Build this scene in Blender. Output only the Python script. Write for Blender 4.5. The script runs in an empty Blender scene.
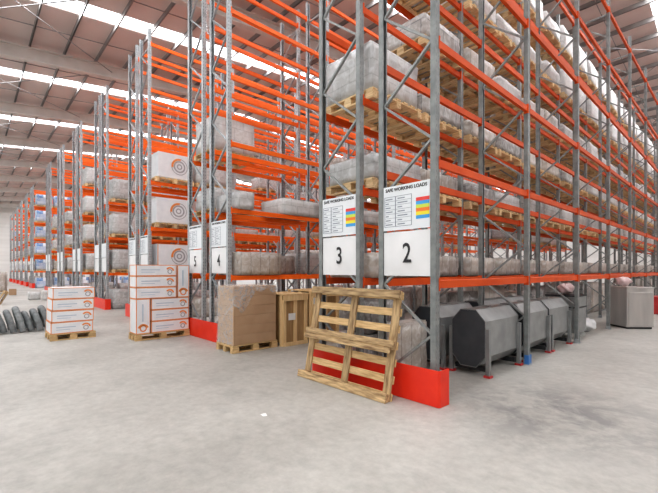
import bpy, bmesh, math, random
from mathutils import Vector, Matrix
S = bpy.context.scene
COL = S.collection
PI = math.pi

# ------------------------------------------------------------------ materials
def nt(name):
    m = bpy.data.materials.new(name); m.use_nodes = True
    n = m.node_tree.nodes; l = m.node_tree.links
    return m, n, l, n['Principled BSDF']
def N(n, typ, **kw):
    x = n.new(typ)
    for k, v in kw.items():
        if k in x.inputs: x.inputs[k].default_value = v
        else: setattr(x, k, v)
    return x
def ramp(n, stops):
    r = n.new('ShaderNodeValToRGB')
    e = r.color_ramp.elements
    while len(e) < len(stops): e.new(.5)
    for i, (p, c) in enumerate(stops):
        e[i].position = p; e[i].color = (*c, 1)
    return r
def noisy(name, c1, c2, scale=8, rough=.5, metal=0, stretch=(1,1,1), bump=0, rnd=0, detail=4, spec=.5):
    m, n, l, b = nt(name)
    tc = n.new('ShaderNodeTexCoord'); mp = N(n, 'ShaderNodeMapping'); mp.inputs['Scale'].default_value = stretch
    l.new(tc.outputs['Object'], mp.inputs['Vector'])
    vec = mp.outputs[0]
    oi = n.new('ShaderNodeObjectInfo')
    ad = N(n, 'ShaderNodeVectorMath', operation='ADD')
    cb = n.new('ShaderNodeCombineXYZ'); ml = N(n, 'ShaderNodeMath', operation='MULTIPLY'); ml.inputs[1].default_value = 37.
    l.new(oi.outputs['Random'], ml.inputs[0])
    for i in range(3): l.new(ml.outputs[0], cb.inputs[i])
    l.new(vec, ad.inputs[0]); l.new(cb.outputs[0], ad.inputs[1])
    no = N(n, 'ShaderNodeTexNoise', Scale=scale, Detail=detail)
    l.new(ad.outputs[0], no.inputs['Vector'])
    r = ramp(n, [(.3, c1), (.7, c2)])
    l.new(no.outputs['Fac'], r.inputs[0])
    out = r.outputs[0]
    if rnd:
        hv = N(n, 'ShaderNodeHueSaturation')
        mr = N(n, 'ShaderNodeMapRange'); mr.inputs[3].default_value = 1-rnd; mr.inputs[4].default_value = 1+rnd
        l.new(oi.outputs['Random'], mr.inputs[0]); l.new(mr.outputs[0], hv.inputs['Value'])
        l.new(out, hv.inputs['Color']); out = hv.outputs[0]
    l.new(out, b.inputs['Base Color'])
    b.inputs['Roughness'].default_value = rough; b.inputs['Metallic'].default_value = metal
    b.inputs['Specular IOR Level'].default_value = spec
    if bump:
        bp = N(n, 'ShaderNodeBump', Strength=bump, Distance=.02)
        l.new(no.outputs['Fac'], bp.inputs['Height']); l.new(bp.outputs[0], b.inputs['Normal'])
    return m
M = {}
M['orange'] = noisy('orange_paint', (.97,.145,.006), (1.0,.185,.012), 3, .42, rnd=.06)
M['orange_shaded'] = noisy('shaded_orange_paint', (.62,.072,.006), (.72,.10,.010), 3, .5, rnd=.08, spec=.3)  # same beam paint, with the dim aisle's shade put into the colour
M['steel'] = noisy('galvanised_steel', (.33,.36,.38), (.47,.50,.52), 14, .45, .25)
M['brace'] = noisy('bracing_steel', (.30,.33,.35), (.42,.45,.47), 14, .45, .25)
M['brace_shaded'] = noisy('shaded_bracing', (.24,.255,.255), (.36,.375,.37), 14, .5, .25)  # bracing steel darkened in colour for the shaded nearest row
M['red'] = noisy('red_paint', (.78,.03,.010), (.86,.045,.014), 5, .4)
M['wood'] = noisy('pallet_wood', (.46,.30,.14), (.74,.53,.28), 5, .75, stretch=(1,9,9), bump=.2, rnd=.16)
M['wood2'] = noisy('weathered_wood', (.22,.135,.065), (.68,.49,.27), 4.5, .75, stretch=(1.0,7,7), bump=.3, rnd=.18)
M['rack_wood_lit'] = noisy('bounce_lit_pallet_wood', (.60,.42,.22), (.88,.67,.40), 5, .75, stretch=(1,9,9), bump=.2, rnd=.16)  # pallet wood with floor-bounce light brightened into its colour
M['wood_light'] = noisy('light_timber', (.72,.50,.25), (.86,.64,.36), 4, .7, stretch=(6,6,.8), bump=.1)
M['wood_dark'] = noisy('crate_board', (.36,.22,.10), (.50,.32,.15), 4, .75, stretch=(6,6,.8), bump=.1)
M['white_card'] = noisy('white_carton', (.76,.77,.80), (.83,.84,.86), 6, .55)
M['carton_orange'] = noisy('orange_print', (.78,.25,.07), (.88,.33,.10), 4, .55)
M['grey_print'] = noisy('grey_print', (.36,.36,.38), (.46,.46,.48), 6, .6)
M['blue_print'] = noisy('blue_grey_print', (.47,.55,.64), (.55,.62,.70), 9, .6)
M['sheet'] = noisy('white_sheet', (.78,.79,.80), (.86,.86,.87), 3, .35, bump=.15)
M['sign'] = noisy('sign_board', (.78,.82,.85), (.84,.87,.90), 4, .35)
M['ink'] = noisy('black_ink', (.02,.02,.022), (.035,.035,.04), 4, .5)
M['line'] = noisy('table_line', (.22,.25,.30), (.30,.33,.38), 4, .5)
for k, c in dict(bred=(.75,.07,.06), bblue=(.06,.36,.74), byel=(.86,.74,.05), bgre=(.58,.72,.10), bora=(.85,.22,.04), bpale=(.72,.85,.95)).items():
    M[k] = noisy('colour_bar_'+k[1:], c, tuple(min(1, v*1.08) for v in c), 4, .45)
M['tank_end'] = noisy('charcoal_sheet', (.060,.066,.075), (.085,.092,.102), 5, .45, .2)
M['tank'] = noisy('grey_sheet', (.27,.28,.28), (.37,.38,.38), 4, .4, .45)
M['dark'] = noisy('dark_metal', (.03,.032,.035), (.05,.052,.055), 6, .5, .3)
M['inox'] = noisy('brushed_steel', (.52,.51,.50), (.66,.64,.62), 5, .28, .75, stretch=(1,1,.15))
M['tube'] = noisy('grey_hose', (.11,.12,.125), (.24,.255,.255), 10, .55, rnd=.25)
M['kraft'] = noisy('kraft_card', (.43,.28,.17), (.50,.34,.215), 3, .6, bump=.05)
M['redplastic'] = noisy('red_plastic', (.50,.04,.04), (.60,.06,.06), 5, .4)
M['blueplastic'] = noisy('blue_plastic', (.04,.16,.45), (.06,.22,.55), 5, .4)
M['paper'] = noisy('paper_scrap', (.82,.82,.80), (.9,.9,.88), 5, .7)
M['girder'] = noisy('girder_paint', (.58,.55,.52), (.66,.63,.60), 2, .55)
M['purlin'] = noisy('purlin_steel', (.26,.245,.24), (.34,.32,.31), 3, .5, .2)
M['roof'] = noisy('roof_sheet', (.60,.51,.485), (.68,.59,.56), .6, .6)
M['rod'] = noisy('rod_steel', (.24,.23,.23), (.32,.31,.31), 4, .4, .3)
M['clad'] = noisy('wall_cladding', (.70,.68,.66), (.80,.78,.76), .4, .6, stretch=(.2,.2,5))

def steel_post(c1, c2):
    m, n, l, b = nt('perforated_steel')
    tc = n.new('ShaderNodeTexCoord'); sp = n.new('ShaderNodeSeparateXYZ'); l.new(tc.outputs['Object'], sp.inputs[0])
    def mt(op, a, bb=None):
        x = N(n, 'ShaderNodeMath', operation=op)
        for i, v in enumerate((a, bb)):
            if v is None: continue
            if isinstance(v, (int, float)): x.inputs[i].default_value = v
            else: l.new(v, x.inputs[i])
        return x.outputs[0]
    fz = mt('FRACT', mt('MULTIPLY', sp.outputs['Z'], 13.3))
    hz = mt('LESS_THAN', fz, .38)
    ay = mt('ABSOLUTE', mt('SUBTRACT', mt('ABSOLUTE', sp.outputs['Y']), .024))
    hy = mt('LESS_THAN', ay, .007)
    mask = mt('MULTIPLY', hz, hy)
    no = N(n, 'ShaderNodeTexNoise', Scale=9., Detail=3.); l.new(tc.outputs['Object'], no.inputs['Vector'])
    r = ramp(n, [(.3, c1), (.7, c2)]); l.new(no.outputs['Fac'], r.inputs[0])
    mx = N(n, 'ShaderNodeMix', data_type='RGBA'); l.new(mask, mx.inputs[0]); l.new(r.outputs[0], mx.inputs[6]); mx.inputs[7].default_value = (.20,.21,.22,1)
    l.new(mx.outputs[2], b.inputs['Base Color']); b.inputs['Metallic'].default_value = .25; b.inputs['Roughness'].default_value = .45
    return m
M['post'] = steel_post((.36,.39,.41), (.52,.55,.57)); M['post_shaded'] = steel_post((.20,.215,.215), (.30,.315,.31))  # second copy is the same steel, shade of the near row painted in

def wrapped(name, cols, joint, bw=.38, bh=.22, rough=.3):
    """film-wrapped cartons: carton joints show through the glossy stretch film"""
    m, n, l, b = nt(name)
    uv = n.new('ShaderNodeTexCoord')
    br = N(n, 'ShaderNodeTexBrick'); br.inputs['Scale'].default_value = 1
    br.inputs['Brick Width'].default_value = bw; br.inputs['Row Height'].default_value = bh
    br.inputs['Mortar Size'].default_value = .012; br.inputs['Mortar Smooth'].default_value = .4
    br.inputs['Color1'].default_value = (*cols[0], 1); br.inputs['Color2'].default_value = (*cols[1], 1); br.inputs['Mortar'].default_value = (*joint, 1)
    l.new(uv.outputs['UV'], br.inputs['Vector'])
    oi = n.new('ShaderNodeObjectInfo')
    hv = N(n, 'ShaderNodeHueSaturation'); mr = N(n, 'ShaderNodeMapRange'); mr.inputs[3].default_value = .82; mr.inputs[4].default_value = 1.15
    l.new(oi.outputs['Random'], mr.inputs[0]); l.new(mr.outputs[0], hv.inputs['Value']); l.new(br.outputs['Color'], hv.inputs['Color'])
    no = N(n, 'ShaderNodeTexNoise', Scale=7., Detail=5., Distortion=1.5); l.new(uv.outputs['Object'], no.inputs['Vector'])
    mx = N(n, 'ShaderNodeMix', data_type='RGBA'); mx.inputs[7].default_value = (.82,.83,.85,1)
    r = ramp(n, [(.45, (0,0,0)), (.75, (.6,.6,.6))]); l.new(no.outputs['Fac'], r.inputs[0])
    l.new(r.outputs[0], mx.inputs[0]); l.new(hv.outputs[0], mx.inputs[6])
    l.new(mx.outputs[2], b.inputs['Base Color'])
    b.inputs['Roughness'].default_value = rough
    bp = N(n, 'ShaderNodeBump', Strength=.35, Distance=.02); l.new(no.outputs['Fac'], bp.inputs['Height']); l.new(bp.outputs[0], b.inputs['Normal'])
    return m
M['w_grey'] = wrapped('film_over_grey', ((.54,.54,.535),(.62,.615,.61)), (.48,.48,.475))
M['w_white'] = wrapped('film_over_white', ((.56,.55,.54),(.66,.65,.635)), (.48,.47,.47), .5, .3)
M['w_brown'] = wrapped('film_over_brown', ((.50,.45,.40),(.60,.54,.48)), (.34,.30,.26), .24, 2.)
M['w_blue'] = wrapped('film_over_blue', ((.10,.26,.58),(.80,.83,.88)), (.6,.65,.7), .45, .3)
M['w_dark'] = wrapped('film_over_dark', ((.30,.29,.28),(.40,.38,.36)), (.2,.2,.2), .4, .3)

def film():
    m, n, l, b = nt('clear_film')
    tc = n.new('ShaderNodeTexCoord'); no = N(n, 'ShaderNodeTexNoise', Scale=6., Detail=6., Distortion=2.); l.new(tc.outputs['Object'], no.inputs['Vector'])
    b.inputs['Base Color'].default_value = (.85,.86,.87,1); b.inputs['Roughness'].default_value = .25
    r = ramp(n, [(.3, (.12,)*3), (.8, (.48,)*3)]); l.new(no.outputs['Fac'], r.inputs[0]); l.new(r.outputs[0], b.inputs['Alpha'])
    bp = N(n, 'ShaderNodeBump', Strength=.6, Distance=.03); l.new(no.outputs['Fac'], bp.inputs['Height']); l.new(bp.outputs[0], b.inputs['Normal'])
    return m
M['film'] = film()

def concrete():
    m, n, l, b = nt('concrete_floor')
    tc = n.new('ShaderNodeTexCoord'); P = tc.outputs['Object']
    a = N(n, 'ShaderNodeTexNoise', Scale=.45, Detail=8., Roughness=.62); l.new(P, a.inputs['Vector'])
    c = N(n, 'ShaderNodeTexNoise', Scale=9., Detail=6., Roughness=.7); l.new(P, c.inputs['Vector'])
    r = ramp(n, [(.32, (.40,.388,.36)), (.68, (.575,.56,.525))]); l.new(a.outputs['Fac'], r.inputs[0])
    r2 = ramp(n, [(.3, (.80,)*3), (.65, (1,)*3)]); l.new(c.outputs['Fac'], r2.inputs[0])
    mu = N(n, 'ShaderNodeMix', data_type='RGBA', blend_type='MULTIPLY'); mu.inputs[0].default_value = 1
    l.new(r.outputs[0], mu.inputs[6]); l.new(r2.outputs[0], mu.inputs[7])
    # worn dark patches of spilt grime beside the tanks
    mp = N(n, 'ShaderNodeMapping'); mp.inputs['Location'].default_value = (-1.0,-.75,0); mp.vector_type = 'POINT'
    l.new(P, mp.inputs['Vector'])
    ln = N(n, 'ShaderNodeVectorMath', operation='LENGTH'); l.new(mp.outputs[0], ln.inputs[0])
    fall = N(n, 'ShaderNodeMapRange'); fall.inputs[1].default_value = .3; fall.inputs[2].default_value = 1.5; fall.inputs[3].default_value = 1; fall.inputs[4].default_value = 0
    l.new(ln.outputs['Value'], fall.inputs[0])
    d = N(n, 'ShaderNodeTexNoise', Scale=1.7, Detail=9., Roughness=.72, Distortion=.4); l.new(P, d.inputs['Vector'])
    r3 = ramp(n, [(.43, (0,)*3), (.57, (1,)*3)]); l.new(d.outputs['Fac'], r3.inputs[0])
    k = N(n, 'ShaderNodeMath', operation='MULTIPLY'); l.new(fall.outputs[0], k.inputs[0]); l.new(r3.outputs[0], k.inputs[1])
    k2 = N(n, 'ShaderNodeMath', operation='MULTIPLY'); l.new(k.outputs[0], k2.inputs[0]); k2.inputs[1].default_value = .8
    # faint stains over the rest of the slab
    r4 = ramp(n, [(.52, (0,)*3), (.74, (.34,)*3)]); l.new(d.outputs['Fac'], r4.inputs[0])
    k3 = N(n, 'ShaderNodeMath', operation='MAXIMUM'); l.new(k2.outputs[0], k3.inputs[0]); l.new(r4.outputs[0], k3.inputs[1])
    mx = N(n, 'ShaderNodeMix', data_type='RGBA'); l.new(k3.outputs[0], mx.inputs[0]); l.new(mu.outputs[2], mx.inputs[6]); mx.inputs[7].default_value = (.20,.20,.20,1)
    l.new(mx.outputs[2], b.inputs['Base Color'])
    b.inputs['Roughness'].default_value = .5; b.inputs['Specular IOR Level'].default_value = .35
    return m
M['concrete'] = concrete()

def skylight():
    m, n, l, b = nt('skylight_sheet')
    b.inputs['Base Color'].default_value = (.9,.92,.95,1); b.inputs['Roughness'].default_value = .4
    tc = n.new('ShaderNodeTexCoord'); no = N(n, 'ShaderNodeTexNoise', Scale=1.5); l.new(tc.outputs['Object'], no.inputs['Vector'])
    r = ramp(n, [(.3, (.86,.92,1.)), (.7, (1.,1.,1.))]); l.new(no.outputs['Fac'], r.inputs[0])
    l.new(r.outputs[0], b.inputs['Emission Color']); b.inputs['Emission Strength'].default_value = SKY_STRENGTH
    return m
SKY_STRENGTH = 3.0
M['skylight'] = skylight()

# ------------------------------------------------------------------ mesh helpers
def box(bm, x0, y0, z0, x1, y1, z1, mi=0, mat=None):
    r = bmesh.ops.create_cube(bm, size=1)
    vs = r['verts']
    T = Matrix.Translation(((x0+x1)/2, (y0+y1)/2, (z0+z1)/2)) @ Matrix.Diagonal((abs(x1-x0), abs(y1-y0), abs(z1-z0), 1))
    if mat: T = mat @ T
    bmesh.ops.transform(bm, matrix=T, verts=vs)
    for f in set(f for v in vs for f in v.link_faces): f.material_index = mi
    return vs
def bar(bm, a, b, w, t, up=(0,1,0), mi=0):
    a, b = Vector(a), Vector(b); d = b-a; L = d.length
    z = d.normalized(); x = Vector(up).cross(z).normalized(); y = z.cross(x)
    R = Matrix((x, y, z)).transposed().to_4x4(); R.translation = (a+b)/2
    vs = bmesh.ops.create_cube(bm, size=1)['verts']
    bmesh.ops.transform(bm, matrix=R @ Matrix.Diagonal((w, t, L, 1)), verts=vs)
    for f in set(f for v in vs for f in v.link_faces): f.material_index = mi
def prism(bm, pts, axis, a, b, mi=0, cap=None):
    """extrude a 2-D outline along axis ('y': pts are x,z; 'z': pts are x,y; 'x': pts are y,z)"""
    f = {'y': lambda p, t: (p[0], t, p[1]), 'z': lambda p, t: (p[0], p[1], t), 'x': lambda p, t: (t, p[0], p[1])}[axis]
    A = [bm.verts.new(f(p, a)) for p in pts]; B = [bm.verts.new(f(p, b)) for p in pts]
    n = len(pts)
    for i in range(n):
        bm.faces.new((A[i], A[(i+1) % n], B[(i+1) % n], B[i])).material_index = mi
    for c in (A, B):
        bm.faces.new(c).material_index = mi if cap is None else cap
def fin(bm, name, mats, bevel=0, smooth=False):
    bmesh.ops.recalc_face_normals(bm, faces=bm.faces)
    if bevel:
        bmesh.ops.bevel(bm, geom=list(bm.edges), offset=bevel, segments=1, affect='EDGES', profile=.5)
    me = bpy.data.meshes.new(name); bm.to_mesh(me); bm.free()
    for m in (mats if isinstance(mats, (list, tuple)) else [mats]): me.materials.append(M[m])
    if smooth:
        for p in me.polygons: p.use_smooth = True
    return me
def link(name, me, parent=None, loc=(0,0,0), rot=None):
    o = bpy.data.objects.new(name, me); COL.objects.link(o)
    o.parent = parent; o.location = loc
    if rot: o.rotation_euler = rot
    return o
def tag(o, label, cat, group=None):
    o['label'] = label; o['category'] = cat
    if group: o['group'] = group
    return o
def thing(name, label, cat, loc=(0,0,0), rz=0, group=None):
    o = link(name, None, None, loc, (0,0,rz)); return tag(o, label, cat, group)
def struct(name, me, loc=(0,0,0)):
    o = link(name, me, None, loc); o['kind'] = 'structure'; return o
def text_mesh(s, size, name='text', mat='ink', depth=.002, bold=0):
    cu = bpy.data.curves.new(name, 'FONT'); cu.body = s; cu.size = size; cu.align_x = 'CENTER'; cu.align_y = 'CENTER'; cu.extrude = depth; cu.offset = bold; cu.resolution_u = 4
    o = bpy.data.objects.new(name, cu); COL.objects.link(o)
    bpy.context.view_layer.update()
    me = bpy.data.meshes.new_from_object(o.evaluated_get(bpy.context.evaluated_depsgraph_get()))
    bpy.data.objects.remove(o); bpy.data.curves.remove(cu)
    me.materials.clear(); me.materials.append(M[mat]); me.name = name
    return me

# ------------------------------------------------------------------ numbers of the place (metres)
FW, GAP, PER, BAY = .781, .411, 4.924, 2.8      # frame depth, gap in a double row, row pitch, bay length
RH = 8.9
LV = [1.45, 2.88, 4.29, 5.70, 7.10, 8.50]
LV3 = [1.45, 2.73, 4.00, 5.28, 6.56, 7.84]
ORD = ['first','second','third','fourth','fifth','sixth','seventh','eighth','ninth','tenth','eleventh','twelfth','thirteenth','fourteenth',
       'fifteenth','sixteenth','seventeenth','eighteenth','nineteenth','twentieth','twenty-first','twenty-second','twenty-third','twenty-fourth']
ROWS = {0:12, 1:9, 2:8, 3:6, 4:5, 5:4, 6:4, 8:4, 9:2, 10:2, 11:2, 12:2, 13:2}    # row number: bays; one pitch is left open as a gangway
ROWLIST = list(ROWS)

# ------------------------------------------------------------------ setting
bm = bmesh.new(); box(bm, -77, -16, -.1, 14, 40, 0); struct('floor', fin(bm, 'floor', 'concrete'))
SL, YA, YR, YB = .10, -16, 11, 40                 # pitched roof: climbs to a ridge at YR, then falls
def rz(y): return SL*(min(y, 2*YR-y)+3)-.09
SEG = ((YA, YR), (YR, YB))
bm = bmesh.new(); box(bm, -77, 40, 0, 14, 40.2, 11.8+rz(40)); struct('wall_back', fin(bm, 'wall_back', 'clad'))
for nm, x0, x1 in (('wall_left', -77.2, -77), ('light_block_right', 9, 9.2)):  # the right one is added out of view to block world light
    bm = bmesh.new(); prism(bm, [(YA,0),(YB,0),(YB,11.8+rz(YB)),(YR,11.8+rz(YR)),(YA,11.8+rz(YA))], 'x', x0, x1); struct(nm, fin(bm, nm, 'clad'))
G0, GS = -19.5, 7.9
girders = [G0+GS*i for i in range(-7, 5)]
strips = [g+GS/2 for g in girders if g+GS/2 < 13]
# roof sheet, split around the daylight strips
bm = bmesh.new(); e = [-77]
for s in sorted(strips): e += [s-.48, s+.48]
e.append(14)
for i in range(0, len(e), 2):
    x0, x1 = e[i], e[i+1]
    prism(bm, [(y, 11.85+rz(y)) for y in (YA,YR,YB)]+[(y, 11.95+rz(y)) for y in (YB,YR,YA)], 'x', x0, x1)
struct('ceiling', fin(bm, 'ceiling', 'roof'))
for i, s in enumerate(sorted(strips)):
    bm = bmesh.new()
    for ya, yb in SEG:
        bm.faces.new([bm.verts.new(v) for v in ((s-.48,ya,11.9+rz(ya)),(s+.48,ya,11.9+rz(ya)),(s+.48,yb,11.9+rz(yb)),(s-.48,yb,11.9+rz(yb)))])
    bmesh.ops.remove_doubles(bm, verts=bm.verts, dist=.001)
    struct('window_%d' % (i+1), fin(bm, 'skylight', 'skylight'))
for i, g in enumerate(girders):
    bm = bmesh.new()
    for (xa, xb, za, zb) in ((-.14,.14,-.6,-.56),(-.012,.012,-.6,0),(-.14,.14,-.04,0)):
        for ya, yb in SEG:
            for v in box(bm, g+xa, ya, za, g+xb, yb, zb): v.co.z += 11.58+rz(v.co.y)
    struct('trim_%d' % (i+1), fin(bm, 'roof_girder', 'girder'))
k = len(girders)
y = YA+.97
while y < YB:
    bm = bmesh.new(); z = 11.58+rz(y)
    box(bm, -77, y-.015, z, 14, y+.015, z+.20); box(bm, -77, y-.015, z, 14, y+.03, z+.02); box(bm, -77, y-.03, z+.18, 14, y+.015, z+.20)
    k += 1; struct('trim_%d' % k, fin(bm, 'roof_purlin', 'purlin')); y += 1.3
# slim tie rods and wind bracing under the sheets
bm = bmesh.new()
for g in girders[:-1]:
    for f in (.25, .75):
        x = g+GS*f
        for ya, yb in SEG: bar(bm, (x, ya, 11.66+rz(ya)), (x, yb, 11.66+rz(yb)), .03, .03, (1,0,0))
k += 1; struct('trim_%d' % k, fin(bm, 'tie_rods', 'rod'))
bm = bmesh.new()
for g in girders[3:-1]:
    for (ya, yb) in ((-6.5, 1.3), (16, 24)):
        bar(bm, (g, ya, 11.3+rz(ya)), (g+GS, yb, 11.3+rz(yb)), .03, .03); bar(bm, (g+GS, ya, 11.3+rz(ya)), (g, yb, 11.3+rz(yb)), .03, .03)
k += 1; struct('trim_%d' % k, fin(bm, 'wind_bracing', 'rod'))

# ------------------------------------------------------------------ racks
def post_mesh(mat):
    bm = bmesh.new()   # open C section, web towards the aisle (+x)
    o = [(.035,-.045),(.035,.045),(-.035,.045),(-.035,.022),(-.031,.022),(-.031,.041),(.031,.041),(.031,-.041),(-.031,-.041),(-.031,-.022),(-.035,-.022),(-.035,-.045)]
    prism(bm, o, 'z', 0, RH); return fin(bm, 'post', mat)
def bracing_mesh(mat):
    bm = bmesh.new()   # outer face at x = 0, inner at x = -FW
    z, out = .22, False
    while z+.58 < RH-.1:
        a = (-.03 if out else -FW+.03, 0, z); b = (-FW+.03 if out else -.03, 0, z+.58)
        bar(bm, a, b, .028, .04); z += .58; out = not out
    bar(bm, (-.03,0,z), (-FW+.03,0,z), .03, .04)
    return fin(bm, 'bracing', mat)
def foot_mesh():
    bm = bmesh.new(); box(bm, -.07,-.065,0,.07,.065,.008); box(bm,-.04,-.05,.008,.04,-.046,.09); box(bm,-.04,.046,.008,.04,.05,.09)
    for sx in (-1,1):
        r = bmesh.ops.create_cone(bm, cap_ends=True, segments=8, radius1=.012, radius2=.012, depth=.02); bmesh.ops.translate(bm, verts=r['verts'], vec=(sx*.052,0,.018))
    return fin(bm, 'foot_plate', 'steel')
def beam_mesh(mat):
    bm = bmesh.new(); h = .1
    prism(bm, [(-.025,-h),(.025,-h),(.025,-.012),(.012,0),(-.025,0)], 'y', .05, BAY-.05)
    for y0, y1 in ((.046,.052),(BAY-.052,BAY-.046)): box(bm, -.03, y0, -.13, .04, y1, .02)
    for y0, y1 in ((.02,.05),(BAY-.05,BAY-.02)): box(bm, .0365, y0+(.004 if y0<1 else 0), -.13, .041, y1-(0 if y0<1 else .004), .02)
    return fin(bm, 'beam', mat)
FM = foot_mesh()
def flip(me):
    m2 = me.copy(); m2.transform(Matrix.Diagonal((-1,1,1,1))); m2.flip_normals(); return m2
def kit(p, b, e):
    P, B, E_ = post_mesh(p), bracing_mesh(b), beam_mesh(e); return P, B, E_, flip(P), flip(B), flip(E_)
KITS = [kit('post_shaded','brace_shaded','orange_shaded'), kit('post','brace','orange')]
def protector():
    bm = bmesh.new(); o = [(.05,-.06),(.05,.06),(-.02,.06),(-.02,.05),(.04,.05),(.04,-.05),(-.02,-.05),(-.02,-.06)]
    prism(bm, o, 'z', .01, .16); return fin(bm, 'post_protector', 'blueplastic')
def rack_name(k, side):
    if k == 0: return 'number 2 rack' if side else 'number 3 rack'
    if k == 1: return 'number 4 rack' if side else 'number 5 rack'
    return ORD[ROWLIST.index(k)]+' double row '+('right' if side else 'left')+' rack'
def rack_label(k, side):
    if k < 2: return 'tall pallet rack with orange beams whose end carries the number %d sheet' % {(0,1):2,(0,0):3,(1,1):4,(1,0):5}[(k,side)]
    return 'tall orange-beamed pallet rack, %s side of the %s double row from the camera' % ('right' if side else 'left', ORD[ROWLIST.index(k)])
def rack_x(k, side): return -PER*k-(0 if side else FW+GAP)       # x of the right-hand posts
def make_rack(k, side, bays):
    X = rack_x(k, side); lv = LV3 if (k == 0 and not side) else LV
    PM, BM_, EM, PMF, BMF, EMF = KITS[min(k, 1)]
    r = thing('pallet_rack', rack_label(k, side), 'rack', (X,0,0), 0, 'pallet racks in back-to-back double rows')
    for b in range(bays+1):
        f = link('upright_frame', None, r, (0, b*BAY, 0))
        link('post', PM, f); link('post', PMF, f, (-FW,0,0))
        link('bracing', BM_ if side else BMF, f, (0 if side else -FW,0,0))
        if k == 0 and side and b == 1: link('post_protector', protector(), f)
        if k <= 1 and b <= 5:
            for dx in (0, -FW): link('foot_plate', FM, f, (dx,0,0))
    n = 0; rest = bmesh.new(); extra = False
    for b in range(bays):
        for z in lv:
            for dx, me in ((0, EM), (-FW, EMF)):
                if n < 100: link('beam', me, r, (dx, b*BAY, z)); n += 1
                else:
                    extra = True
                    vs0 = len(rest.verts); rest.from_mesh(me)
                    rest.verts.ensure_lookup_table()
                    for v in rest.verts[vs0:]: v.co += Vector((dx, b*BAY, z))
    if extra:
        o = link('beam', fin(rest, 'far_beams', 'orange_shaded' if k == 0 else 'orange'), r); o['kind'] = 'stuff'; o['label'] = 'orange beams of the far bays'
    else: rest.free()
    return r
for k, bays in ROWS.items():
    for side in (1, 0): make_rack(k, side, bays)

# ------------------------------------------------------------------ end guards and signs
def guard_mesh():
    bm = bmesh.new(); L = 2*FW+GAP
    x0, x1, h = -L-.13, .13, .42
    o = [(x0+.02,-.115),(x1-.02,-.115),(x1,-.095),(x1,.09),(x1-.012,.09),(x1-.012,-.088),(x1-.024,-.1),(x0+.024,-.1),(x0+.012,-.088),(x0+.012,.09),(x0,.09),(x0,-.095)]
    prism(bm, o, 'z', .004, h)
    return fin(bm, 'end_guard', 'red')
GM = guard_mesh()
for k in ROWS:
    lab = {0:'red steel end guard on the floor under the number 2 and 3 sheets', 1:'red steel end guard on the floor under the number 4 and 5 sheets'}.get(k,
        'red steel end guard at the foot of the %s double row of racks' % ORD[ROWLIST.index(k)])
    o = tag(link('end_guard', GM, None, (-PER*k,0,0)), lab, 'guard', 'red end guards of the rack rows')

SW = FW-.09
def load_sign_parts():
    h = .565
    bm = bmesh.new(); box(bm, -SW/2, 0, 0, SW/2, .006, h); board = fin(bm, 'load_sign', 'sign')
    bm = bmesh.new()
    def ln(x0, z0, x1, z1): box(bm, x0, -.002, z0, x1, .0, z1)
    for x in (-.325,-.155,-.15,.09): ln(x-.004, .05, x+.004, .43)
    for z in (.05,.43): ln(-.325, z-.003, .09, z+.003)
    for i in range(1, 7): ln(-.325, .05+i*.054-.002, -.155, .05+i*.054+.002); ln(-.15, .05+i*.054-.002, .09, .05+i*.054+.002)
    for i in range(7): ln(-.31, .07+i*.054, -.2-.03*(i % 3), .083+i*.054); ln(-.12, .07+i*.054, .03-.04*((i+1) % 3), .083+i*.054)
    table = fin(bm, 'load_table', 'line')
    bm = bmesh.new()
    for i, c in enumerate(range(6)): box(bm, .155, -.002, .33-i*.043, .342, 0, .373-i*.043, i)
    bars = fin(bm, 'colour_bars', ['bred','bblue','bgre','bora','byel','bblue'])
    title = text_mesh('SAFE WORKING LOADS', .058, 'title', bold=.0015); title.transform(Matrix.Rotation(PI/2, 4, 'X'))
    return board, table, bars, title
SB, ST, SC, SX = load_sign_parts()
bm = bmesh.new(); bmesh.ops.create_grid(bm, x_segments=10, y_segments=10, size=.5)
for v in bm.verts:
    x, y = v.co.x, v.co.y
    v.co = Vector((x*SW, -.016*(1-(2*abs(x))**2)*(1-(2*abs(y))**2)*(1+.6*math.sin(9*x+5*y)), (y+.5)*.555))
NS = fin(bm, 'number_sheet', 'sheet', smooth=True)
digits = {d: text_mesh(d, .27, 'digit', bold=.002) for d in '2345'}
for me in digits.values(): me.transform(Matrix.Rotation(PI/2, 4, 'X') @ Matrix.Diagonal((1.02,1.28,1,1)))
for k in ROWS:
    for side in (1, 0):
        xc = rack_x(k, side)-FW/2
        d = {(0,1):'2',(0,0):'3',(1,1):'4',(1,0):'5'}.get((k, side))
        where = 'the number %s sheet' % d if d else 'the blank sheet, %s side of the %s double row' % ('right' if side else 'left', ORD[ROWLIST.index(k)])
        o = tag(link('load_sign', SB, None, (xc, -.04, 2.07)), 'pale working load sign board above '+where, 'sign', 'load sign boards on the rack ends')
        if k <= 2:
            for nm, me in (('load_table', ST), ('colour_bars', SC))[:2 if k == 0 else 1]: link(nm, me, o)
            link('title', SX, o, (0,-.001,.515))
        s = tag(link('number_sheet', NS, None, (xc, -.03, 1.495)),
            ('white bay number sheet printed with a black %s' % d) if d else 'white plastic sheet below the load sign, %s side of the %s double row' % ('right' if side else 'left', ORD[ROWLIST.index(k)]),
            'sign', 'number sheets on the rack ends')
        if d: link('digit', digits[d], s, (.03,-.024,.27))

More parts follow.
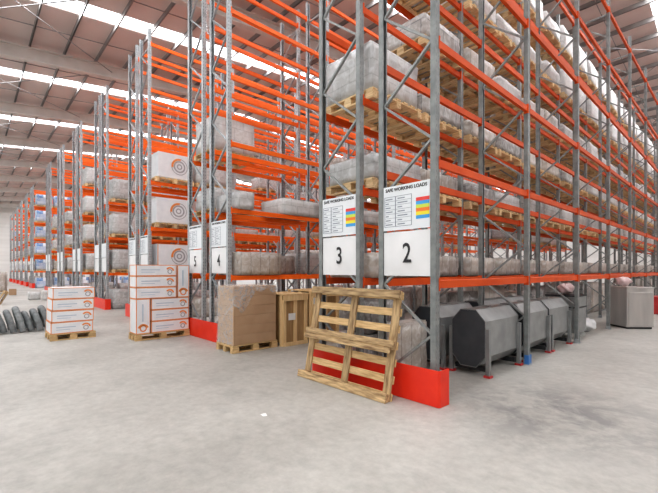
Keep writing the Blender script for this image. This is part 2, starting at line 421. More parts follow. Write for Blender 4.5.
# ------------------------------------------------------------------ pallets and wrapped loads on the racks
def pallet_mesh(L=1.2, W=1.0, mat='wood', decks=7, one=True):
    """length along y, width along x; bottom at z = 0. returns parts dict"""
    parts = {}
    def P(n): return parts.setdefault(n, [])
    for i in range(3):
        x = -W/2+.05+i*(W-.1)/2
        P('bottom_runner').append((x-.05, -L/2, 0, x+.05, L/2, .022))
        for j in range(3):
            y = -L/2+.07+j*(L-.14)/2
            P('block').append((x-.05, y-.07, .022, x+.05, y+.07, .1))
    for j in range(3):
        y = -L/2+.07+j*(L-.14)/2
        P('stringer_board').append((-W/2, y-.06, .1, W/2, y+.06, .122))
    for i in range(decks):
        w = .105; x = -W/2+w/2+i*(W-w)/(decks-1)
        P('deck_board').append((x-w/2, -L/2, .122, x+w/2, L/2, .144))
    return parts
def pallet_one(name, **kw):
    bm = bmesh.new()
    for lst in pallet_mesh(**kw).values():
        for b in lst: box(bm, *b)
    return fin(bm, name, kw.get('mat', 'wood'))
# on the racks the runners lie across the beams (along x)
RP = pallet_one('pallet', L=1.0, W=1.2, mat='rack_wood_lit'); RP.transform(Matrix.Rotation(PI/2, 4, 'Z'))
rp_mats = RP
def load_mesh(name, sx, sy, h, mat, seed, jag=.012):
    rnd = random.Random(seed)
    bm = bmesh.new(); box(bm, -sx/2, -sy/2, 0, sx/2, sy/2, h)
    bmesh.ops.bevel(bm, geom=list(bm.edges), offset=.02, segments=2, affect='EDGES')
    bmesh.ops.subdivide_edges(bm, edges=[e for e in bm.edges if e.calc_length() > .25], cuts=3, use_grid_fill=True)
    for v in bm.verts:
        if v.co.z > .03:
            v.co += Vector((rnd.uniform(-1,1), rnd.uniform(-1,1), rnd.uniform(-.5,.6)))*jag
    uv = bm.loops.layers.uv.new('UVMap')
    bm.normal_update()
    for f in bm.faces:
        n = f.normal
        for lp in f.loops:
            c = lp.vert.co
            lp[uv].uv = (c.y+3, c.z) if abs(n.x) > .6 else ((c.x+3, c.z) if abs(n.y) > .6 else (c.x+3, c.y+3))
    return fin(bm, name, mat, smooth=True)
LOADS = {}
def load(kind, h, sx=.94, sy=1.14):
    h = round(h/.1)*.1 if h > .42 else round(h, 2)
    key = (kind, round(h, 2), sx, sy)
    if key not in LOADS: LOADS[key] = load_mesh('wrapped_load', sx, sy, h, 'w_'+kind, hash((kind, round(h*100), round(sx*100))) % 1000 if False else len(LOADS)+3)
    return LOADS[key]
WORD = dict(grey='grey', white='white', brown='brownish', blue='bluish', dark='dark')
SKIP = set()
SKIP = {(k,a,L,s) for (k,a,L), q in {(0,0,0):(20,21,22,23), (0,0,1):(19,20,21,22,23), (0,0,2):(20,21,22,23), (0,0,3):(22,23), (0,0,4):(21,22,23), (0,0,5):(21,22,23), (0,0,6):(1,2,20,21,22,23), (1,0,0):(1,2,10), (1,0,1):(4,7,10,12,14), (1,0,2):(3,14), (1,0,3):(6,), (1,1,1):(15,), (1,1,3):(12,13), (2,0,0):(4,), (2,0,1):(1,7,10,11,13), (2,0,2):(4,10,12), (2,0,3):(8,), (2,0,4):(7,), (2,1,0):(3,6), (2,1,1):(2,5,6,7,8,9,12), (3,0,0):(2,6,7,8), (3,0,1):(5,6,8,9), (3,0,2):(3,4,5,6,7,9), (3,0,3):(4,6,7), (3,1,0):(5,), (3,1,1):(2,6,8,9), (3,1,2):(9,), (3,1,3):(3,5,8,9), (4,0,0):(3,5), (4,0,1):(2,3,4,5), (4,0,2):(2,), (4,0,3):(4,5), (4,0,4):(3,), (4,1,0):(1,5,6), (4,1,1):(1,2,3,6,7), (4,1,2):(2,4,5), (4,1,3):(3,6,7), (4,1,4):(6,), (5,0,0):(3,), (5,0,1):(3,), (5,0,3):(2,), (5,0,4):(0,), (5,1,0):(3,), (5,1,1):(5,), (5,1,2):(4,5), (5,1,3):(2,3,5), (6,0,0):(3,), (6,0,1):(2,3), (6,0,2):(1,2,3), (6,0,3):(1,3), (6,1,0):(5,), (6,1,1):(1,2,3,4,5), (6,1,2):(1,2,3,4,5), (6,1,3):(2,3,4,5), (6,1,5):(2,), (8,1,1):(1,2,3,4,5), (8,1,2):(2,3,4,5), (8,1,3):(2,3,4,5), (8,1,4):(2,3,4,5), (8,1,5):(2,3,4,5), (9,1,0):(1,2), (9,1,1):(2,), (9,1,3):(2,), (10,1,1):(2,), (10,1,2):(1,2), (10,1,3):(2,), (11,1,0):(0,1,2), (11,1,1):(1,2), (11,1,2):(1,2), (11,1,3):(2,), (11,1,4):(2,), (11,1,5):(2,), (12,1,0):(2,), (12,1,1):(1,2), (12,1,2):(1,), (12,1,3):(1,2), (12,1,4):(2,), (13,1,0):(1,), (13,1,1):(2,), (13,1,2):(1,2), (13,1,3):(1,2)}.items() for s in q}
def slot_y(s): return (s//2)*BAY+(.75 if s % 2 == 0 else 2.05)
def put(k, side, L, s, kind, h, pallet=True, sx=.94, dx=0, sy=1.14, dy=0):
    rx, ry, ra = RR.uniform(-.03,.03), RR.uniform(-.02,.02), RR.uniform(-.015,.015)
    if (k, side, L, s) in SKIP: return
    lv = LV3 if (k == 0 and not side) else LV
    z = 0 if L == 0 else lv[L-1]
    X = rack_x(k, side)-FW/2+dx; Y = slot_y(s)
    nm = rack_name(k, side); lvl = 'floor level' if L == 0 else ORD[L-1]+' beam level'
    place = '%s place from %send' % (ORD[s], 'its ' if k < 2 else '')
    if pallet:
        p = tag(link('pallet', RP, None, (X, Y, z+.003)), 'wooden pallet, %s of %s, %s' % (lvl, nm, place), 'pallet', 'pallets under the racked loads')
        p['slot'] = '%d,%d,%d,%d' % (k, side, L, s)
        z += .147
    o = tag(link('wrapped_load', load(kind, h, sx, sy), None, (X+rx, Y+ry+dy, z+.003), (0,0,ra)),
        '%s wrapped load, %s of %s, %s' % (WORD[kind], lvl, nm, place), 'load', 'film-wrapped loads on the racks')
    o['slot'] = '%d,%d,%d,%d' % (k, side, L, s)
RR = random.Random(5)
# number 3 rack: full, except the upper places at its end
for s in range(24):
    for L in range(1, 7):
        h = RR.choice((.3,.36,.4,.45,.5)); kind = RR.choice(('grey','dark','brown','brown'))
        if L >= 5 or s > 7: kind = RR.choice(('white','white','grey')) if s > 4 else RR.choice(('white','grey','brown'))
        if s == 0 and L >= 4: continue
        if L == 1: put(0, 0, 1, s, 'brown', .36, pallet=False); continue
        if L == 2: h = .36 if s < 4 else .5
        if L == 3 and s == 0: kind, h = 'grey', .7
        if L >= 5 and s > 5: h = .7
        put(0, 0, L, s, kind, h)
    if s > 1: put(0, 0, 0, s, RR.choice(('brown','dark','brown')), RR.choice((1.0,1.1,1.2)), False, .46, -.13 if s < 6 else 0)
# number 4 rack and the rows behind
put(1, 1, 1, 0, 'brown', .5, False); put(1, 1, 2, 0, 'grey', .36, False, .94, 0, .42, -.40)
for s in (1, 2, 3): put(1, 1, 2, s, 'grey', .38, False, dy=-.12 if s == 1 else 0)
for s in range(4, 16):
    if RR.random() < .5: put(1, 1, 1, s, RR.choice(('grey','brown','white')), .5)
    if RR.random() < .35: put(1, 1, 2, s, 'grey', .5)
    if RR.random() < .25: put(1, 1, 3, s, 'white', .6)
put(1, 0, 3, 0, 'white', .8); put(1, 0, 2, 0, 'grey', .5)
for s in range(1, 16):
    for L, pr in ((0,.5),(1,.6),(2,.35),(3,.2)):
        if RR.random() < pr and not (s < 3 and L > 1): put(1, 0, L, s, RR.choice(('grey','brown','white','dark')), RR.choice((.4,.5,.6)) if L else .9, L > 1)
def scatter(k, side, s0, s1, probs, kinds, hs=(.5,.6,.7,.8)):
    for s in range(s0, s1):
        for L, pr in enumerate(probs):
            if RR.random() < pr: put(k, side, L, s, RR.choice(kinds), RR.choice(hs), L > 0)
scatter(2, 1, 1, 14, (.4,.6,.5,.3,.1), ('grey','white','brown'))
scatter(2, 0, 0, 14, (.4,.6,.5,.3,.1), ('grey','white','brown'))
for L in (1, 2, 3): put(3, 1, L, 0, 'grey', .8)
put(3, 1, 0, 0, 'grey', .8, False)
scatter(3, 1, 1, 10, (.5,.7,.6,.5,.15), ('grey','white','brown'))
scatter(3, 0, 0, 10, (.5,.6,.5,.3,.1), ('grey','white','brown'))
for L in (1, 2, 3, 4): put(4, 1, L, 0, 'grey', .8)
scatter(4, 1, 1, 8, (.5,.7,.6,.5,.3), ('grey','white'))
scatter(4, 0, 0, 6, (.5,.6,.5,.4,.2), ('grey','white'))
scatter(5, 1, 0, 6, (.6,.8,.8,.7,.2), ('grey','white','dark'))
scatter(5, 0, 0, 4, (.5,.6,.5,.4,.2), ('grey','white'))
scatter(6, 1, 0, 6, (.6,.8,.8,.8,.5,.2), ('white','grey','brown'))
scatter(6, 0, 0, 4, (.5,.6,.5,.4,.2), ('grey','white'))
for s in range(0, 6):
    for L in range(0, 6): put(8, 1, L, s, 'blue', .9, L > 0)
for k in range(9, 14): scatter(k, 1, 0, 3, (.6,.8,.8,.8,.5,.3), ('white','blue','grey','brown'))

# white printed carton stacks at the end of the third row
def ring_mesh(r0, r1, a0=0, a1=2*PI, seg=40, t=.004):
    bm = bmesh.new()
    n = seg
    prev = None; first = None; full = abs(a1-a0-2*PI) < 1e-4
    for i in range(n+(0 if full else 1)):
        a = a0+(a1-a0)*i/n
        q = [bm.verts.new((x, r*math.cos(a), r*math.sin(a))) for x in (0, t) for r in (r0, r1)]
        if prev: 
            for u, v in ((0,1),(1,3),(3,2),(2,0)): bm.faces.new((prev[u], prev[v], q[v], q[u]))
        else: first = q
        prev = q
    if full:
        for u, v in ((0,1),(1,3),(3,2),(2,0)): bm.faces.new((prev[u], prev[v], first[v], first[u]))
    else:
        for q in (first, prev): bm.faces.new((q[0], q[1], q[3], q[2]))
    return bm
def emblem(parent, x, y, z, r):
    """grey concentric rings with an orange swoosh, printed on a face that looks along +x"""
    for a, b in ((.92,1.),(.55,.72),(.2,.34)):
        link('printed_ring', fin(ring_mesh(r*a, r*b), 'ring', 'grey_print'), parent, (x, y, z))
    link('printed_swoosh', fin(ring_mesh(r*.76, r*1.0, .9*PI/2, PI*1.05), 'swoosh', 'carton_orange'), parent, (x+.002, y+r*.0, z))
Xr = rack_x(2, 1)-FW/2
for L in (1, 2, 3):
    z = LV[L-1]
    tag(link('pallet', RP, None, (Xr, .75, z+.003)), 'wooden pallet under the ring-printed white carton on the %s beam level' % ORD[L-1], 'pallet', 'pallets under the racked loads')
    bm = bmesh.new(); hh = .78
    box(bm, -.47, -.55, 0, .47, .55, hh); bmesh.ops.bevel(bm, geom=list(bm.edges), offset=.015, segments=2, affect='EDGES')
    o = tag(link('printed_carton', fin(bm, 'printed_carton', 'white_card'), None, (Xr, .75, z+.150), (0,0,(.02,-.04,.03)[L-1])),
        'large white carton with a printed ring, %s beam level of the third double row' % ORD[L-1], 'carton', 'ring-printed cartons')
    emblem(o, .471, .12, .40, .26)
    if L == 1:
        bm = bmesh.new()
        for y0 in (-.552, .535): box(bm, .46, y0, 0, .474, y0+.017, hh)
        box(bm, .46, -.55, hh-.012, .474, .55, hh+.003)
        link('edge_tape', fin(bm, 'edge_tape', 'carton_orange'), o)
    else:
        for z0 in (.02, hh-.05):
            bm = bmesh.new(); box(bm, -.474, -.554, z0, .474, .554, z0+.03); link('binding_strap', fin(bm, 'strap', 'sheet'), o)

# hanging clear plastic at the top of the number 5 rack
bm = bmesh.new(); bmesh.ops.create_grid(bm, x_segments=14, y_segments=18, size=.5)
rnd = random.Random(2)
for v in bm.verts:
    x, y = v.co.x, v.co.y
    w = .62-.25*abs(y)
    v.co = Vector((x*w, .09*math.sin(11*x+3*y)+.04*math.sin(23*x), (y-.5)*1.15))
FILMO = fin(bm, 'film', 'film', smooth=True)
tag(link('plastic_sheet', FILMO, None, (rack_x(1,0)-.3, .26, 8.36)), 'clear plastic sheet hanging from the top beam level of the number 5 rack', 'sheet')

# ------------------------------------------------------------------ pallets on the floor with parts
def floor_pallet(label, loc, L, W, rzr=0, mat='wood', rot=None, name='pallet', decks=7):
    r = thing(name, label, 'pallet', loc, rzr)
    if rot: r.rotation_euler = rot
    for nm, lst in pallet_mesh(L, W, decks=decks).items():
        for b in lst:
            bm = bmesh.new(); c = ((b[0]+b[3])/2, (b[1]+b[4])/2, (b[2]+b[5])/2)
            box(bm, b[0]-c[0], b[1]-c[1], b[2]-c[2], b[3]-c[0], b[4]-c[1], b[5]-c[2])
            if abs(b[4]-b[1]) > abs(b[3]-b[0]):      # grain runs along local x
                bm.transform(Matrix.Rotation(-PI/2, 4, 'Z')); ro = (0,0,PI/2)
            else: ro = None
            link(nm, fin(bm, nm, mat, bevel=.003), r, c, ro)
    return r
def carton(label, loc, lx, ly, h, stand=False, group='orange-edged white cartons', tilt=0):
    """front face looks along +x; ly along y"""
    bm = bmesh.new(); box(bm, -lx/2, -ly/2, 0, lx/2, ly/2, h); me = fin(bm, 'carton', 'white_card', bevel=.004)
    o = tag(link('carton', me, None, loc, (0,0,tilt)), label, 'carton', group)
    t, w = .003, .014
    bm = bmesh.new()
    X, Y = lx/2+t, ly/2+t
    for sx in (-1, 1):
        for sy in (-1, 1):
            box(bm, sx*X-sx*w, sy*Y-sy*w, .004, sx*X, sy*Y, h+t)
    for z0 in (-.0, h-w+t):
        z0 = max(z0, .003)
        box(bm, X-w, -Y, z0, X, Y, z0+w); box(bm, -X, -Y, z0, -X+w, Y, z0+w)
        box(bm, -X, -Y, z0, X, -Y+w, z0+w); box(bm, -X, Y-w, z0, X, Y, z0+w)
    link('edge_tape', fin(bm, 'edge_tape', 'carton_orange'), o)
    if stand:
        bm = bmesh.new(); box(bm, X-.004, -.025, h*.35, X+.001, .005, h*.85); link('printed_line', fin(bm, 'line', 'blue_print'), o)
        link('printed_ring', fin(ring_mesh(.05, .075), 'ring', 'carton_orange'), o, (X-.003, 0, .12))
        link('printed_swoosh', fin(ring_mesh(.08, .12, PI*.1, PI*.9), 'swoosh', 'carton_orange'), o, (X-.003, -.0, .10))
    else:
        bm = bmesh.new(); box(bm, X-.004, -ly*.38, h*.52, X+.001, ly*.08, h*.60); box(bm, X-.004, -ly*.38, h*.32, X+.001, -ly*.05, h*.37)
        link('printed_line', fin(bm, 'line', 'blue_print'), o)
        link('printed_ring', fin(ring_mesh(h*.14, h*.22), 'ring', 'grey_print'), o, (X-.003, ly*.33, h*.40))
        link('printed_swoosh', fin(ring_mesh(h*.26, h*.40, PI*.05, PI*.8), 'swoosh', 'carton_orange'), o, (X-.003, ly*.33, h*.42))
    return o
# left pallet of four cartons
floor_pallet('low wooden pallet under the short stack of four white cartons', (-8.28,-2.275,0), .88, .80, mat='wood')
for i in range(4):
    carton('orange-edged white carton, %s of the four-high stack at left' % ('bottom','second from bottom','third from bottom','top')[i], (-8.275+.01*(i % 2), -2.28+.012*(i-1.5), .146+i*.257), .76, .80, .251)
# taller pallet
floor_pallet('low wooden pallet under the tall stack of white cartons', (-6.865,-.735,0), 1.22, .50, mat='wood')
yb = -1.335
carton('white carton standing on end at lower left of the tall stack', (-6.865, yb+.16, .146), .46, .29, .775, True)
for i in range(3):
    carton('orange-edged white carton, %s of three lying at lower right of the tall stack' % ('bottom','middle','top')[i], (-6.87, yb+.33+.435, .146+i*.259), .46, .86, .253)
for i in range(3):
    carton('orange-edged white carton, %s of three lying at upper left of the tall stack' % ('bottom','middle','top')[i], (-6.855, yb+.45, .925+i*.254), .46, .88, .248)
carton('white carton standing on end at upper right of the tall stack', (-6.865, yb+1.06, .925), .46, .27, .75, True)

# ------------------------------------------------------------------ brown carton pallet under film
floor_pallet('low wooden pallet under the film-wrapped brown cartons', (-4.355,.10,0), 1.02, .66, mat='wood')
t = thing('carton_block', 'tall block of brown cartons wrapped in film on a pallet before the number 4 rack', 'load', (-4.355,.10,.146))
hk = .185
for i in range(6):
    bm = bmesh.new(); box(bm, -.31, -.48, i*hk, .31, .48, i*hk+hk-.001); bmesh.ops.bevel(bm, geom=list(bm.edges), offset=.004, segments=1, affect='EDGES')
    link('carton_layer', fin(bm, 'carton_layer', 'kraft'), t)
bm = bmesh.new(); bmesh.ops.create_grid(bm, x_segments=40, y_segments=44, size=.5)
rnd = random.Random(8); top = 6*hk
drops = [rnd.uniform(0, 6.28) for _ in range(6)]
for v in bm.verts:
    # a loose sheet over the top that spills over the aisle face at its near corner
    u, w = (v.co.x+.5), (v.co.y+.5)*1.02-.51
    spill = .10+.42*max(0, 1-abs(w+.34)/.32)**.7+.03*math.sin(19*w)
    a = -.33+u*(.66+spill)
    z = top+.016+.014*math.sin(14*a+drops[0])*math.sin(11*w+drops[1])+.010*math.sin(27*w+drops[2])
    x = a
    if a > .32: x = .325+.018*(1+math.sin(16*w+9*(a-.32)+drops[3]))*min(1, (a-.32)*6); z = z-(a-.32)
    v.co = Vector((x, w, z))
link('film_sheet', fin(bm, 'film', 'film', smooth=True), t)
bm = bmesh.new()
prof = []
for (xa, ya), (xb, yb2) in (((.31,-.492),(-.322,-.492)), ((-.322,-.492),(-.322,.492))):
    for j in range(14): prof.append((xa+(xb-xa)*j/14, ya+(yb2-ya)*j/14))
rows_ = []
for i in range(12):
    rows_.append([bm.verts.new((x+rnd.uniform(-.006,.0), y+rnd.uniform(-.008,.0), i*top/11)) for x, y in prof])
for i in range(11):
    for j in range(len(prof)-1): bm.faces.new((rows_[i][j], rows_[i][j+1], rows_[i+1][j+1], rows_[i+1][j]))
link('side_film', fin(bm, 'film', 'film', smooth=True), t)

# ------------------------------------------------------------------ timber crates beside it
def crate(label, loc, W, D, H, rzr=0, posts=3, sheet_at=None):
    r = thing('timber_crate', label, 'crate', loc, rzr)     # front face on +x at x = 0, W along y
    bm = bmesh.new(); box(bm, -D, -W/2+.01, .06, -.03, W/2-.01, H-.03); link('board_panel', fin(bm, 'panel', 'wood_dark'), r)
    for i in range(posts):
        y = -W/2+.04+i*(W-.08)/(posts-1)
        bm = bmesh.new(); box(bm, -.03, y-.04, .0, .0, y+.04, H-.10); link('upright_batten', fin(bm, 'batten', 'wood_light', bevel=.003), r)
    for z0, z1 in ((H-.12, H), (0.0, .08)):
        bm = bmesh.new(); box(bm, .0, -W/2, z0, .022, W/2, z1); link('cross_batten', fin(bm, 'batten', 'wood_light', bevel=.003), r)
    bm = bmesh.new(); box(bm, -D-.02, -W/2-.02, H, .03, W/2+.02, H+.025); link('lid', fin(bm, 'lid', 'wood_light', bevel=.003), r)
    for y in (-W/2-.011, W/2+.011):
        bm = bmesh.new(); 
        for x in (-D+.04, -D/2, -.06): box(bm, x-.04, y-.01, 0, x+.04, y+.01, H)
        link('side_batten', fin(bm, 'batten', 'wood_light'), r)
    if sheet_at:
        bm = bmesh.new(); y, z = sheet_at; box(bm, .0, y-.09, z-.07, .004, y+.09, z+.07); link('label_sheet', fin(bm, 'label', 'paper'), r)
    return r
crate('timber crate with three pale upright battens beside the wrapped brown cartons', (-3.93,1.0,0), .64, .80, 1.05, 0, 3, (-.10,.60))
crate('timber crate half hidden behind the leaning pallet, white sheet at its top', (-3.86,1.80,0), .80, .84, 1.10, 0, 3, (-.28,.90))

# ------------------------------------------------------------------ big broken-looking pallet leaning on the rack end
def leaning():
    W, H = 1.62, 1.345
    ang = math.asin((.425-.17)/H)
    r = thing('leaning_pallet', 'large rough wooden pallet leaning against the rack end under the 3 and 2 sheets', 'pallet', (-1.20,-.425,0))
    # local frame: x along the width, z up the slope, -y is the face towards the camera
    def P(nm, x0, y0, z0, x1, y1, z1, mat='wood2'):
        c = Vector(((x0+x1)/2, (y0+y1)/2, (z0+z1)/2)); bm = bmesh.new()
        box(bm, x0-c.x, y0-c.y, z0-c.z, x1-c.x, y1-c.y, z1-c.z)
        R = Matrix.Rotation(-ang, 4, 'X'); c2 = R @ c
        if (z1-z0) > (x1-x0):
            bm.transform(Matrix.Rotation(PI/2, 4, 'Y')); R = R @ Matrix.Rotation(-PI/2, 4, 'Y')
        o = link(nm, fin(bm, nm, mat, bevel=.004), r, c2); o.rotation_euler = R.to_euler()
    # three skid boards on the camera side: bottom, middle (doubled), top
    P('skid_board', -W/2-.03, -.022, .0, W/2, 0, .10)
    P('skid_board', -W/2+.02, -.022, H*.5-.02, W/2+.02, 0, H*.5+.06); P('skid_board', -W/2-.0, -.026, H*.5-.095, W/2-.02, 0, H*.5-.028)
    P('skid_board', -W/2+.02, -.022, H-.10, W/2+.03, 0, H)
    # blocks behind the skids
    for x in (-W/2+.07, .02, W/2-.07):
        for z in (.05, H*.5, H-.05):
            P('block', x-.06, 0, z-.05, x+.06, .075, z+.05)
    for x in (-W/2+.07, .02, W/2-.07):
        P('stringer_board', x-.06, .075, .0, x+.06, .097, H)
    for i in range(7):
        z = .06+i*(H-.12)/6
        P('deck_board', -W/2+.0, .097, z-.048, W/2, .119, z+.048, 'wood')
    return r
leaning()

# ------------------------------------------------------------------ octagonal tanks
def tank_parts(Ly=1.2, D=.52, z0=.13, z1=.97):
    c, d = .14, .16
    x0, x1 = -D/2, D/2
    o = [(x0+c,z0),(x1-c,z0),(x1,z0+d),(x1,z1-d),(x1-c,z1),(x0+c,z1),(x0,z1-d),(x0,z0+d)]
    bm = bmesh.new(); prism(bm, o, 'y', -Ly/2, Ly/2, 0, 1); body = fin(bm, 'tank_body', ['tank','tank_end'])
    # rolled rim of one end
    bm = bmesh.new()
    q = [(x*1.02, (z-.55)*1.02+.55) for x, z in o]; q2 = [(x*.985, (z-.55)*.985+.55) for x, z in o]
    A = [bm.verts.new((x, -.01, z)) for x, z in q]; B = [bm.verts.new((x, .01, z)) for x, z in q]; C_ = [bm.verts.new((x, -.01, z)) for x, z in q2]; D_ = [bm.verts.new((x, .01, z)) for x, z in q2]
    for i in range(8):
        j = (i+1) % 8
        for a, b in ((A,B),(B,D_),(D_,C_),(C_,A)): bm.faces.new((a[i], a[j], b[j], b[i]))
    rim = fin(bm, 'end_rim', 'tank')
    bm = bmesh.new(); box(bm, -D/2+c+.02, -Ly/2+.06, z1, D/2-c-.02, Ly/2-.06, z1+.012); box(bm, -.06, -.04, z1+.012, .06, .04, z1+.03); lid = fin(bm, 'lid', 'tank')
    bm = bmesh.new(); box(bm, -.028,-.028,.02,.028,.028,.70); leg = fin(bm, 'leg', 'tank')
    bm = bmesh.new(); box(bm, -.05,-.05,0,.05,.05,.03); foot = fin(bm, 'foot', 'redplastic')
    bm = bmesh.new(); box(bm, -D/2, -.03, .06, D/2, .03, z0); cross = fin(bm, 'cross_bearer', 'dark')
    return body, rim, lid, leg, foot, cross
TP = tank_parts()
TK = None
def tank(label, x, y, back=False):
    D, Ly = .52, 1.2
    r = thing('octagonal_tank', label, 'tank', (x,y,0), 0, 'octagonal grey metal tanks')
    link('tank_body', TP[0], r); link('lid', TP[2], r)
    for sy in (-1,1): link('end_rim', TP[1], r, (0, sy*(Ly/2-.01), 0))
    for sy in (-1,1): link('cross_bearer', TP[5], r, (0, sy*(Ly/2-.12), 0))
    for sx in (-1,1):
        for sy in (-1,1):
            g = link('leg', TP[3], r, (sx*(D/2+.03), sy*(Ly/2-.04), 0)); link('foot', TP[4], g)
for i, y in enumerate((2.09, 3.50, 4.78)):
    tank('grey octagonal metal tank, front line under the number 2 rack, %s from near end' % ORD[i], -.36, y)
for i, y in enumerate((2.03, 3.54, 4.80)):
    tank('grey octagonal metal tank, back line behind the front tanks, %s from near end' % ORD[i], -1.055, y)
# shorter steel bin at the end of the tank line
t = thing('steel_bin', 'narrow grey steel bin on white castors past the octagonal tanks', 'bin', (-.42,6.35,0))
bm = bmesh.new(); box(bm, -.33,-.34,.13,.33,.34,.98); link('bin_body', fin(bm, 'bin_body', 'tank', bevel=.012), t)
bm = bmesh.new(); box(bm, -.345,-.355,.70,.345,.355,.73); box(bm,-.345,-.355,.96,.345,.355,.99); link('rim', fin(bm, 'rim', 'dark'), t)
for sx in (-1,1):
    for sy in (-1,1):
        bm = bmesh.new(); r_ = bmesh.ops.create_cone(bm, cap_ends=True, segments=16, radius1=.06, radius2=.06, depth=.04); bmesh.ops.rotate(bm, verts=r_['verts'], matrix=Matrix.Rotation(PI/2,3,'X'))
        box(bm, -.03,-.035,.05,.03,.035,.07); link('castor', fin(bm, 'castor', 'paper'), t, (sx*.26, sy*.28, .06))
def bag(name, label, loc, r, mat, seed):
    bm = bmesh.new(); bmesh.ops.create_icosphere(bm, subdivisions=3, radius=r); rnd = random.Random(seed)
    p = [rnd.uniform(3, 9) for _ in range(6)]
    for v in bm.verts:
        d = v.co.normalized(); v.co *= 1+.12*math.sin(p[0]*d.x+p[1]*d.y)+.10*math.sin(p[2]*d.z+p[3]*d.x)+.05*math.sin(2*p[4]*d.y+p[5]*d.z)
        v.co.z *= .72
    zmin = min(v.co.z for v in bm.verts)
    for v in bm.verts: v.co.z -= zmin
    return tag(link(name, fin(bm, name, mat, smooth=True), None, loc), label, 'bag')
M['pinkbag'] = noisy('pale_pink_plastic', (.72,.50,.50), (.80,.66,.66), 6, .4)
bag('plastic_bag', 'pale crumpled plastic bag on top of the narrow steel bin', (-.42,6.35,.99), .17, 'pinkbag', 3)
bag('plastic_bag', 'white crumpled plastic bag on the floor beyond the narrow steel bin', (-.3,7.5,0), .22, 'sheet', 6)
# stainless cabinet standing askew in the aisle
t = thing('steel_cabinet', 'shiny steel cabinet standing askew in the right aisle', 'cabinet', (.33,8.78,0), math.radians(45))
W1, D1, H1 = .70, .76, 1.08
bm = bmesh.new(); box(bm, 0,0,.05,W1,D1,H1); link('cabinet_body', fin(bm, 'cabinet_body', 'inox', bevel=.006), t)
bm = bmesh.new(); box(bm, .04,-.018,.09,W1-.04,0,H1-.10); link('door', fin(bm, 'door', 'inox', bevel=.004), t)
bm = bmesh.new(); box(bm, .03,.03,0,W1-.03,D1-.03,.05); link('plinth', fin(bm, 'plinth', 'dark'), t)
bm = bmesh.new(); box(bm, -.01,-.01,H1,W1+.01,D1+.01,H1+.03); link('top_plate', fin(bm, 'top_plate', 'inox', bevel=.004), t)
bag('cloth_heap', 'pinkish cloth heap on the shiny steel cabinet', (.2,9.1,H1+.032), .17, 'pinkbag', 9)
t = thing('red_crate', 'red plastic crate on the floor beyond the shiny steel cabinet', 'crate', (.55,14.2,0))
bm = bmesh.new(); box(bm, -.4,-.4,0,.4,.4,.62); 
link('crate_body', fin(bm, 'crate_body', 'redplastic', bevel=.02), t)
bm = bmesh.new(); box(bm, -.43,-.43,.56,.43,.43,.62); box(bm,-.43,-.43,.28,.43,.43,.33); link('rim', fin(bm, 'rim', 'redplastic'), t)

# wrapped goods on the floor inside the end of the number 3 rack
def goods(label, x, y, sx, sy, h, kind, z=0):
    tag(link('wrapped_load', load(kind, h, sx, sy), None, (x, y, z)), label, 'load', 'goods on the floor inside the rack end')
goods('grey film-wrapped load low on the floor behind the leaning pallet', -1.58, .72, .66, .95, .6, 'grey')
goods('dark wrapped load stacked on the grey one behind the leaning pallet', -1.58, .72, .62, .9, .5, 'dark', .63)
goods('brownish wrapped load on the floor behind the number 2 sheet, before the tanks', -.99, .72, .32, .8, .8, 'brown')

# ------------------------------------------------------------------ far-left floor items
def hose(label, y, dx, lean, h, seed):
    bm = bmesh.new(); rnd = random.Random(seed)
    pts = []; n = 26; R = .072
    for i in range(n+1):
        a = PI*i/n
        pts.append(Vector((-.42*math.cos(a)*-1+dx, y+lean*math.sin(a)+.008*(i/n-.5)*rnd.uniform(-1,1), R+h*max(0., math.sin(a))**.8)))
    rings = []
    for i, p in enumerate(pts):
        d = (pts[min(i+1,n)]-pts[max(i-1,0)]).normalized(); u = d.cross(Vector((0,1,0))).normalized(); w = d.cross(u)
        for rr in (R, R*.92):
            q = p+d*(.0 if rr == R else .022)
            rings.append([bm.verts.new(q+(u*math.cos(t)+w*math.sin(t))*rr) for t in [2*PI*j/12 for j in range(12)]])
    for a, b in zip(rings, rings[1:]):
        for j in range(12): bm.faces.new((a[j], a[(j+1)%12], b[(j+1)%12], b[j]))
    bm.faces.new(rings[0]); bm.faces.new(rings[-1][::-1])
    zm = min(v.co.z for v in bm.verts)
    for v in bm.verts: v.co.z -= zm
    return tag(link('hose_piece', fin(bm, 'hose', 'tube', smooth=True), None, (-10.25,-2.9,0)), label, 'hose', 'bent grey hose pieces')
names = ['rightmost, beside the carton stack','second from the right','third from the right','fourth from the right','fifth from the right','sixth from the right','leftmost in the photo']
for i in range(8):
    lab = 'bent dark grey hose piece in the floor heap, ' + (names[i] if i < 6 else ('seventh from the right' if i == 6 else 'eighth from the right'))
    hose(lab, .58-i*.178, .03*((i*7) % 3-1), -.12, .40+.07*((i*5) % 3), i)
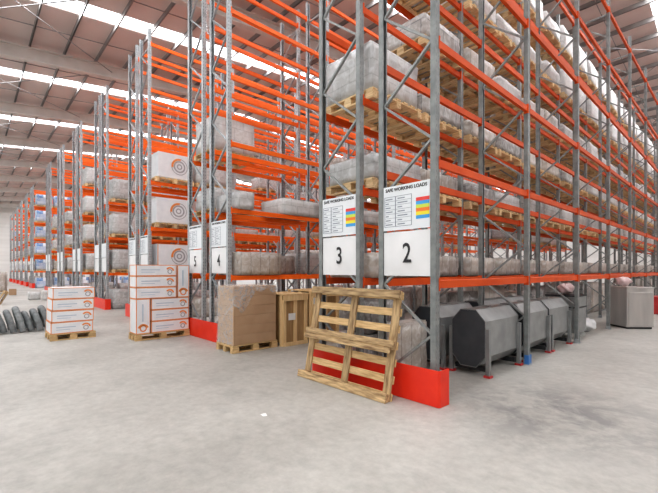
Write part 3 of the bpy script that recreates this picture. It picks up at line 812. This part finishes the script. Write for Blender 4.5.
# leaning pallet at the far left edge
r = floor_pallet('brown wooden pallet propped upright at the left edge of the photo', (-20.9,-2.98,0), 1.2, 1.0, mat='wood2', rot=(math.radians(62),0,0))
r.location.z = .02
tag(link('small_carton', load('dark', .5, .55, .55), None, (-28.9,-2.05,0)), 'small brown carton alone on the floor far down the left aisle', 'carton')
bpy.data.objects['small_carton'].data = fin((lambda b: (box(b,-.2,-.18,0,.2,.18,.38), b)[1])(bmesh.new()), 'small_carton', 'kraft', bevel=.006)
goods2 = [((-22.4,-1.0),.6,.5,.5,'white','white wrapped bale on the floor behind the four-carton stack, right-hand one'),((-23.3,-1.5),.6,.5,.45,'grey','grey wrapped bale on the floor behind the four-carton stack, left-hand one')]
for (x, y), sx, sy, h, kd, lab in goods2: tag(link('wrapped_bale', load(kd, h, sx, sy), None, (x, y, 0)), lab, 'bale', 'wrapped bales in the left aisle')
RPF = RP
tag(link('pallet', RPF, None, (-31.5,-2.75,0)), 'wooden pallet on the floor under the brown load at the far left edge', 'pallet')
tag(link('wrapped_load', load('brown', 1.3), None, (-31.5,-2.75,.144)), 'brown wrapped load on a pallet at the far left edge', 'load')
bm = bmesh.new(); vs = [bm.verts.new(v) for v in ((-.04,-.02,.002),(.035,-.03,.004),(.045,.015,.002),(-.015,.035,.01),(-.045,.02,.002))]; bm.faces.new(vs)
tag(link('paper_scrap', fin(bm, 'paper_scrap', 'paper'), None, (-1.06,-1.67,0)), 'tiny white paper scrap lying on the open concrete floor', 'paper')

# ------------------------------------------------------------------ camera
F, YH = 386.586, 270.018
cam = bpy.data.cameras.new('camera'); co = bpy.data.objects.new('camera', cam); COL.objects.link(co)
cam.sensor_fit = 'HORIZONTAL'; cam.sensor_width = 36; cam.lens = F/658*36
cam.shift_y = (YH-246.5)/658
cam.clip_end = 300
co.location = (2.4777,-3.9925,1.5672); co.rotation_euler = (PI/2, 0, .82298)
S.camera = co

# ------------------------------------------------------------------ light
w = bpy.data.worlds.new('world'); S.world = w; w.use_nodes = True
w.node_tree.nodes['Background'].inputs[0].default_value = (1,.985,.96,1); w.node_tree.nodes['Background'].inputs[1].default_value = .9
for s in sorted(strips):
    for (ya, yb), sg in zip(SEG, (1, -1)):
        a = bpy.data.lights.new('skylight_glow', 'AREA'); a.shape = 'RECTANGLE'; a.size = .9; a.size_y = yb-ya-1; a.energy = 1500*(yb-ya)/54; a.color = (.97,.985,1)
        o = bpy.data.objects.new('skylight_glow', a); COL.objects.link(o); o.location = (s, (ya+yb)/2, 11.8+rz((ya+yb)/2)); o.rotation_euler = (sg*math.atan(SL),0,0)
S.view_settings.view_transform = 'Standard'
S.view_settings.look = 'Medium High Contrast'
S.view_settings.exposure = -.08
